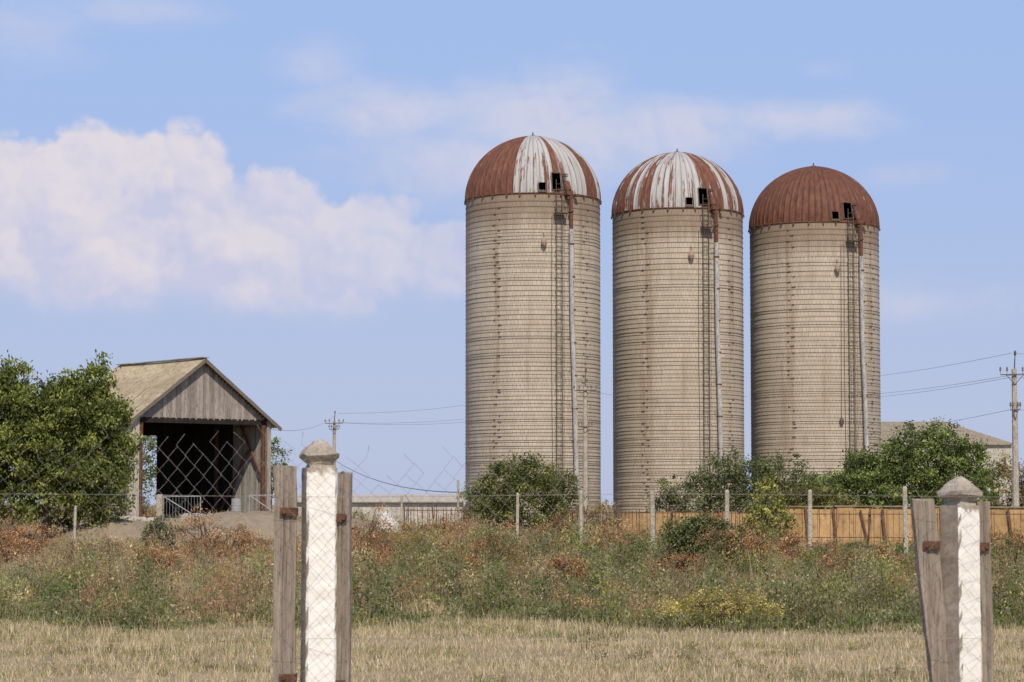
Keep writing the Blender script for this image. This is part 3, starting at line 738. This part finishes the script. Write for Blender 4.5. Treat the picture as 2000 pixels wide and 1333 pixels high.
tree('leafy_bush',1570,108,[(0,0,1.5,1.4,.8,1.1),(-1.2,0,1.2,1.0,.7,1.0),(1.3,0,1.3,1.0,.7,.9)],240,38,.13,(.09,.10,.035),(.20,.20,.08),'low olive bush behind the panel wall','bush',.35,gain=1.25)
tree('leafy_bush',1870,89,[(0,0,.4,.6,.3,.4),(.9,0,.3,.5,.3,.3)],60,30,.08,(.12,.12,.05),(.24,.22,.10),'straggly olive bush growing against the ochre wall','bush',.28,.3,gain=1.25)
tree('young_tree',1498,74,[(0,0,1.5,.5,.4,.9),(-.3,0,1.1,.5,.4,.6),(.3,0,1.0,.5,.4,.7),(.05,0,2.2,.2,.2,.45)],130,24,.10,(.14,.16,.04),(.32,.33,.12),'slender yellow-green young tree standing alone','tree',.24,-.2,(.06,.6),gain=1.3)
tree('green_bush',1368,53,[(0,0,.72,.75,.6,.62),(-.35,0,.95,.5,.35,.38),(.4,0,.8,.5,.4,.45),(0,-.3,.40,.85,.5,.42)],360,42,.065,(.055,.08,.025),(.14,.17,.055),'compact dark green bush in front of fence posts','bush',.22,-.1,gain=1.25)
tree('green_bush',530,117,[(0,0,2.4,.8,.8,1.4)],70,36,.12,GA,GB,'narrow green bush behind the barn corner','bush',.35)
tree('green_bush',262,121,[(0,0,2.6,2.2,1,2.2),(-.8,0,3.4,1.2,.8,1.2)],200,40,.14,GA,GB,'green bush growing behind the barn','bush',.4)
tree('dry_bush',1175,100,[(0,0,.9,.8,.7,.9),(-1.1,0,.8,.8,.6,.8)],90,32,.09,(.13,.09,.04),(.26,.22,.10),'olive brown bush beside the picket fence','bush',.3)
DRB=((.20,.11,.055),(.44,.27,.14))
for px,d,s in ((410,64,1.2),(455,66,.9),(722,68,1.1),(1425,52,1.05),(1475,54,.9),(1960,60,.9),(700,56,.7),(960,60,.7),(1180,64,.8),(1240,70,.8),(60,70,1.0),(620,80,.9),(860,88,1.0),(1650,50,.6),(20,60,.8),(790,74,.9),(1080,84,.9),(1550,60,.7),(1330,50,.55),(880,50,.6),(1100,46,.55),(300,52,.6),(1740,52,.55)):
    k=rnd.uniform(.8,1.15)
    tree('dry_bush',px,d,[(0,0,.55*s,.6*s,.5*s,.6*s*k),(.55*s,0,.45*s,.5*s,.5*s,.5*s),(-.4*s,.1,.5*s,.4*s,.4*s,.55*s),(rnd.uniform(-.4,.4),0,.95*s*k,.25*s,.25*s,.35*s)],95,36,.05,*DRB,'russet dried bush among pale weeds','bush',.20,.7,group='russet dried bushes',gain=1.25)
tree('green_bush',318,74,[(0,0,.6,.6,.5,.6)],70,36,.08,(.05,.06,.03),(.14,.15,.07),'small dull green bush by the soil heap','bush',.25)
tree('yellow_bush',1405,31.6,[(0,0,.25,.60,.5,.27),(-.45,0,.18,.4,.4,.22),(.5,0,.17,.35,.4,.20)],300,44,.026,(.25,.235,.07),(.56,.49,.17),'low yellow flowering plant at edge of mown field','plant',.13,.4,gain=1.25)

# ------------------------------------------------------------ field vegetation
def wedge(n,d0,d1,k=.25):
    d=np.sqrt(rng.uniform(d0*d0,d1*d1,n)); x=rng.uniform(-k,k,n)*d; return x,d
def keep(x,y,extra=0):
    A,Bm,Cm=soil(x,y); s=A+Bm+Cm
    ok=(s<.25)|(rng.uniform(0,1,len(x))<.10)
    lx=(x+13.79)*.77+(y-107.25)*.64; ly=-(x+13.79)*.64+(y-107.25)*.77
    ok&=~((abs(lx)<3.7)&(ly>-.5)&(ly<8.5))
    ok&=~((y>96)&(x<-9)&(x>-17)&(rng.uniform(0,1,len(x))<.85))
    ok&=~((y>139)&(y<145)&(x<-2))
    return ok
def hs(x,y):  # weeds stay low in front of the soil heaps and the ochre wall
    f=1-.62*np.exp(-((x+11.0)/6.0)**4)*ss(64,76,y)*(1-ss(120,130,y))
    return f*(1-.62*ss(.11,.125,x/y)*ss(52,66,y))*(1-.22*ss(-3,1,x)*ss(60,75,y))
Vs=[];Cs=[]
def plants(n,d0,d1,hr,rad,K,leafL,pal,wts,shape=1.0,patch=None,wd=(.2,.5),beyond=False):
    x,y=wedge(n,d0,d1); ok=keep(x,y)
    if patch is not None: ok&=patch(x,y)
    if beyond: ok&=y>edge(x)-.3
    x=x[ok];y=y[ok];m=len(x); h=rng.uniform(*hr,m)*(1+.5*pn(x,y*.6,.45,9)+.35*pn(x,y,1.3,2))*hs(x,y); r=rng.uniform(*rad,m)
    pi=rng.choice(len(pal),m,p=np.array(wts)/sum(wts)); pc=np.array(pal)[pi]*rng.uniform(.6,1.4,m)[:,None]
    k=rng.poisson(K*(r/np.mean(rad))**1.3,m)+2; ii=np.repeat(np.arange(m),k); N=len(ii)
    t=rng.uniform(0,1,N)**.8; a=rng.uniform(0,2*np.pi,N); rr=r[ii]*np.sqrt(rng.uniform(0,1,N))*(1.05-.55*t*shape)*(1+.25*np.sin(a*3+ii))
    P=np.stack([x[ii]+rr*np.cos(a),y[ii]+rr*np.sin(a),H(x,y)[ii]+h[ii]*t*rng.uniform(.7,1.15,N)],1)
    L=rng.uniform(leafL*.5,leafL*1.4,N); V=leafquads(P,L,L*rng.uniform(*wd,N),(0,0,.7))
    c=pc[ii]*(.28+.92*t)[:,None]*rng.uniform(.7,1.25,N)[:,None]  # leaves darken towards the base, painting form shading into each clump
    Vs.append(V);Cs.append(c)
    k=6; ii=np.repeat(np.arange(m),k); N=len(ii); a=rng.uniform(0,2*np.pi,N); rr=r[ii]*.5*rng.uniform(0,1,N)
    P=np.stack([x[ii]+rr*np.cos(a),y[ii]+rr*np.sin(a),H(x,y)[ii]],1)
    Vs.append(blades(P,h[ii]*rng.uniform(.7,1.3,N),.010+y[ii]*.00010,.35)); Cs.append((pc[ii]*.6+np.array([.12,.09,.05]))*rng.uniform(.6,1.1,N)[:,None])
def grass(n,d0,d1,hr,w,pal,wts,lean=.6,patch=None):
    x,y=wedge(n,d0,d1); ok=keep(x,y)
    if patch is not None: ok&=patch(x,y)
    x=x[ok];y=y[ok];m=len(x)
    P=np.stack([x,y,H(x,y)-.01],1); pi=rng.choice(len(pal),m,p=np.array(wts)/sum(wts))
    Vs.append(blades(P,rng.uniform(*hr,m)*(1+.4*pn(x,y,.8,4))*hs(x,y),w,lean)); Cs.append(np.array(pal)[pi]*rng.uniform(.6,1.2,m)[:,None])
def flush(name,label,mat):
    global Vs,Cs
    o=quads(name,np.concatenate(Vs),np.concatenate(Cs),mat); tag(o,label,'plants',kind='stuff'); Vs=[];Cs=[]
GR=[.20,.23,.075];DG=[.10,.14,.04];GG=[.28,.285,.155];TAN=[.54,.42,.245];ST=[.66,.54,.35];BR=[.33,.20,.115];OL=[.32,.29,.13];YG=[.35,.345,.10];RD=[.42,.22,.12]
def gfield(x,y): # patchy cover: positive = green herbs, negative = dried stand
    return (pn(x,y*.28,.55,3)*1.1+pn(x,y*.35,1.6,6)*.9+.35*ss(-6,6,x)-1.0*ss(-2,-7,x)*ss(41,47,y)*(1-ss(80,90,y))
            +.40*ss(42,35,y)-.35*ss(60,90,y))
green=lambda x,y: gfield(x,y)>rng.normal(0,.08,len(x))
dryp=lambda x,y: gfield(x,y)<rng.normal(0,.08,len(x))
# near green belt
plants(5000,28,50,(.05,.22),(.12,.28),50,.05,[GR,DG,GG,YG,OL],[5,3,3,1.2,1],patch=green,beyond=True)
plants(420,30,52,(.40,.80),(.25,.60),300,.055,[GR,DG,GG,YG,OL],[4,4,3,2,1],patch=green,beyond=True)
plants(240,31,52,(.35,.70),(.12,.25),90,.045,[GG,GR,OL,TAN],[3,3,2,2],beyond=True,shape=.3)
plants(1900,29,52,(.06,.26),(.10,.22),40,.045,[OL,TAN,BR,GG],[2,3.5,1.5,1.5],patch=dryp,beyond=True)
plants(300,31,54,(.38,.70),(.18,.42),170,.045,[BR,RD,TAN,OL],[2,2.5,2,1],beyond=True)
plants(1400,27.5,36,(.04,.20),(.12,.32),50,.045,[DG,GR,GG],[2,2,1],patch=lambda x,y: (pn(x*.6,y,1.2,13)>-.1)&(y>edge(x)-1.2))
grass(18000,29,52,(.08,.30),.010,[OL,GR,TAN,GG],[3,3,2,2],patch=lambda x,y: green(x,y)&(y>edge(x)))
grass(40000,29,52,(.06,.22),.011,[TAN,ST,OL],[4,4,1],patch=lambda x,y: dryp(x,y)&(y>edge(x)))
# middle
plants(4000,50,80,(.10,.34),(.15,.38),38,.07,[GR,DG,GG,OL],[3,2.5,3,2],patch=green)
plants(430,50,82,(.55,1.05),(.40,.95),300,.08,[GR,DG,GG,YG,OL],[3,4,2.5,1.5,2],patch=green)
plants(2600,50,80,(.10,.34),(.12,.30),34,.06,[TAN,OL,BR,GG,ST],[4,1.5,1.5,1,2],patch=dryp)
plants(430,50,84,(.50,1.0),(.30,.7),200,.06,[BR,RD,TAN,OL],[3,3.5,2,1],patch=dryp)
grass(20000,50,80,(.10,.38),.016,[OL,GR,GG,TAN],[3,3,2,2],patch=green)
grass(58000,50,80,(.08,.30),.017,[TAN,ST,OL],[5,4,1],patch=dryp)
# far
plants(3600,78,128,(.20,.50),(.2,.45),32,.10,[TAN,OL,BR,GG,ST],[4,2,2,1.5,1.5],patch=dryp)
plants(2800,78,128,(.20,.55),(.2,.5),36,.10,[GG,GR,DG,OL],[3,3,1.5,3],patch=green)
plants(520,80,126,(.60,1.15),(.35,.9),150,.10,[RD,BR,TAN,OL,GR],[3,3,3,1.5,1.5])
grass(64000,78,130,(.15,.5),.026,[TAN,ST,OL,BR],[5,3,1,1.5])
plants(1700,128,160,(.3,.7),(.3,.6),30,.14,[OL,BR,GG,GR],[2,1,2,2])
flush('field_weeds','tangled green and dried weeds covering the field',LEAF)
x,y=wedge(1900,31,95); ok=keep(x,y); x=x[ok];y=y[ok]; n=len(x)
P=np.stack([x,y,H(x,y)+rng.uniform(.15,.42,n)*(.7+y/110)*hs(x,y)],1); k=4; P=np.repeat(P,k,0)+rng.normal(size=(n*k,3))*.014
pi=rng.choice(4,n,p=[.25,.30,.20,.25]); pal=np.array([[.50,.41,.46],[.58,.50,.38],[.42,.28,.38],[.25,.14,.08]])
Vs.append(leafquads(P,.032,.024)); Cs.append(np.repeat(pal[pi],k,0))
flush('wild_flowers','small pale and lilac thistle heads among weeds',LEAF)
def strawpatch(x,y): return y<edge(x)+rng.normal(0,.35,len(x))
PS=[.70,.59,.41]
grass(130000,14,37,(.02,.07),.009,[ST,TAN,PS,OL],[4,4,2,1],.95,strawpatch)
grass(70000,16,37,(.05,.13),.008,[ST,TAN,PS],[4,2,2.5],.85,lambda x,y: strawpatch(x,y)&(pn(x*.5,y,1.3,5)>0))
grass(18000,16,37,(.10,.24),.006,[ST,TAN,PS,BR],[4,2,2,1],.7,lambda x,y: strawpatch(x,y)&(pn(x*.8,y,1.9,15)>.1))
grass(80000,14,36,(.03,.09),.012,[GR,YG,OL,GG],[3,1.5,3,2],.9,lambda x,y:(pn(x*.5,y,1.3,11)+.5*ss(27,32,y)+.25*ss(-1,-4,x)>.2))
plants(900,20,33,(.03,.12),(.08,.2),34,.03,[GR,OL,GG],[2,2,2],patch=lambda x,y: pn(x,y,.9,21)>.1)
flush('mown_grass','short dry straw stubble with sparse green shoots',DRY)

# ------------------------------------------------------------ world, sun, camera
SUN_EL=math.radians(47); SUN_AZ=math.radians(8)  # sun behind the camera, slightly to the right
sv=Vector((math.sin(SUN_AZ)*math.cos(SUN_EL),-math.cos(SUN_AZ)*math.cos(SUN_EL),math.sin(SUN_EL)))
L=bpy.data.lights.new('sun','SUN'); L.energy=4.0; L.angle=math.radians(.5); L.color=(1,.885,.72)
lo=bpy.data.objects.new('sun',L); COL.objects.link(lo); lo.rotation_euler=sv.to_track_quat('Z','Y').to_euler(); lo.location=(0,-20,60)
W=bpy.data.worlds.new('World'); scene.world=W; W.use_nodes=True; nt=W.node_tree; nt.nodes.clear(); g=G(nt)
sky=g.n('ShaderNodeTexSky',sky_type='NISHITA',sun_disc=False,sun_elevation=SUN_EL,air_density=1.0,dust_density=.6,ozone_density=3.0)
sky.sun_rotation=math.atan2(sv.x,sv.y)
skc=g.mix(1.0,sky.outputs[0],(1.0,.93,1.12),'MULTIPLY')
b1=g.n('ShaderNodeBackground',{'Color':skc,'Strength':.10})
d=g.sep(g.n('ShaderNodeTexCoord').outputs['Generated'])
az=g.m('MULTIPLY',g.m('ARCTAN2',d[0],d[1]),4.722); el=g.m('MULTIPLY',g.m('ARCSINE',d[2]),4.722)
pv=g.xyz(az,el,0.)
veil=g.mix(g.sm(el,.0,.95),(.465,.535,.735),(.375,.52,.835))
bv=g.n('ShaderNodeBackground',{'Color':veil,'Strength':1.0})
vm=g.n('ShaderNodeMixShader',{0:g.m('SUBTRACT',.90,g.m('MULTIPLY',g.sm(el,.9,2.5),.6))}); nt.links.new(b1.outputs[0],vm.inputs[1]); nt.links.new(bv.outputs[0],vm.inputs[2])
nz=g.noise(pv,4.2,5,.55,dim='2D'); nfine=g.noise(pv,13,6,.62,dim='2D')
wn=g.noise(pv,7,3,.6,col=True,dim='2D')
wv2=g.n('ShaderNodeVectorMath',{0:wn,1:(.12,.12,0.)},operation='MULTIPLY').outputs[0]
pd=g.n('ShaderNodeVectorMath',{0:pv,1:wv2},operation='ADD').outputs[0]
def puff(off):
    p=g.n('ShaderNodeVectorMath',{0:pd,1:(off[0],off[1],0)},operation='ADD').outputs[0]; o=None
    for sc,wt in ((6.5,.6),(14.,.28),(29.,.12)):
        vo=g.n('ShaderNodeTexVoronoi',{'Vector':p,'Scale':sc},feature='F1',voronoi_dimensions='2D').outputs['Distance']
        t=g.m('MULTIPLY',g.m('SUBTRACT',1.0,g.m('MULTIPLY',g.m('MULTIPLY',vo,vo),2.0)),wt); o=t if o is None else g.m('ADD',o,t)
    return o
pf=puff((0,0)); pf2=puff((.014,.022))
def ell(cx,cy,rx,ry):
    a=g.m('DIVIDE',g.m('SUBTRACT',az,cx),rx); b_=g.m('DIVIDE',g.m('SUBTRACT',el,cy),ry)
    return g.m('SUBTRACT',1.0,g.m('SQRT',g.m('ADD',g.m('MULTIPLY',a,a),g.m('MULTIPLY',b_,b_))))
def union(es):
    o=None
    for e in es:
        x=ell(*e); o=x if o is None else g.m('SMOOTH_MAX',o,x,.08)
    return o
cum=union([(-.86,.53,.28,.225),(-1.10,.53,.25,.22),(-.66,.54,.15,.205),(-.45,.48,.21,.18),(-.26,.48,.16,.155),(-.12,.48,.11,.10),(-.40,.42,.34,.10),(-.75,.45,.38,.14)])
dens=g.m('ADD',cum,g.m('MULTIPLY',g.m('SUBTRACT',nz,.5),.34)); dens=g.m('ADD',dens,g.m('MULTIPLY',g.m('SUBTRACT',nfine,.5),.24))
dens=g.m('ADD',dens,g.m('MULTIPLY',g.m('SUBTRACT',pf,.65),.24))
soft=g.m('ADD',.16,g.m('MULTIPLY',g.sm(g.m('SUBTRACT',.58,el),-.05,.2),.44))
al=g.sm(g.m('DIVIDE',g.m('SUBTRACT',dens,.0),soft),0.,1.)
bot=g.sm(g.m('ADD',el,g.m('MULTIPLY',g.m('SUBTRACT',nz,.5),.08)),.33,.43)
thin=g.m('ADD',.82,g.m('MULTIPLY',g.sm(az,-.75,-.05),-.26))
al=g.m('MULTIPLY',g.m('MULTIPLY',al,bot),thin)
wis=union([(.05,.74,.28,.12),(.32,.73,.26,.08),(.55,.745,.22,.055),(-.25,.77,.22,.07),(.0,.66,.38,.10)])
nw=g.noise(g.xyz(g.m('MULTIPLY',az,.7),g.m('MULTIPLY',el,1.8),0.),4.5,7,.62,dim='2D')
wd=g.m('ADD',wis,g.m('MULTIPLY',g.m('SUBTRACT',nw,.5),1.4)); wd=g.m('ADD',wd,g.m('MULTIPLY',g.m('SUBTRACT',pf,.65),.2))
wal=g.m('MULTIPLY',g.sm(wd,-.25,1.0),.50)
sp=union([(.60,.835,.09,.03),(.78,.635,.12,.04),(-.38,.85,.12,.08),(.75,.38,.4,.06),(-.95,.90,.16,.10),(-.7,.95,.2,.05)])
sal=g.m('MULTIPLY',g.sm(g.m('ADD',sp,g.m('MULTIPLY',g.m('SUBTRACT',nw,.5),2.0)),-.1,1.3),.28)
A=g.m('MAXIMUM',al,g.m('MAXIMUM',wal,sal))
sh=g.m('SUBTRACT',pf,pf2)
nz2=g.noise(g.xyz(g.m('ADD',az,.03),g.m('ADD',el,.05),0.),4.2,5,.55,dim='2D')
lit=g.m('ADD',g.m('ADD',g.m('MULTIPLY',sh,1.0),.5),g.m('MULTIPLY',g.m('SUBTRACT',el,.54),2.0))
lit=g.m('ADD',lit,g.m('MULTIPLY',g.m('SUBTRACT',nz,nz2),2.2)); lit=g.m('ADD',lit,g.m('MULTIPLY',g.m('SUBTRACT',nfine,.5),.6),clamp=True)
cc=g.mix(lit,(.61,.60,.76),(.82,.735,.745))
b2=g.n('ShaderNodeBackground',{'Color':cc,'Strength':1.0})
mx=g.n('ShaderNodeMixShader',{0:A}); nt.links.new(vm.outputs[0],mx.inputs[1]); nt.links.new(b2.outputs[0],mx.inputs[2])
out=g.n('ShaderNodeOutputWorld'); nt.links.new(mx.outputs[0],out.inputs[0])

cam=bpy.data.cameras.new('camera'); co=bpy.data.objects.new('camera',cam); COL.objects.link(co)
cam.lens=85; cam.sensor_width=36; cam.clip_end=8000; co.location=(0,0,1.6)
co.rotation_euler=(math.radians(90)+math.atan((985-666.5)/FP),0,0)
cam.dof.use_dof=True; cam.dof.focus_distance=110; cam.dof.aperture_fstop=16
scene.camera=co
scene.view_settings.view_transform='Standard'; scene.view_settings.look='None'; scene.view_settings.exposure=0
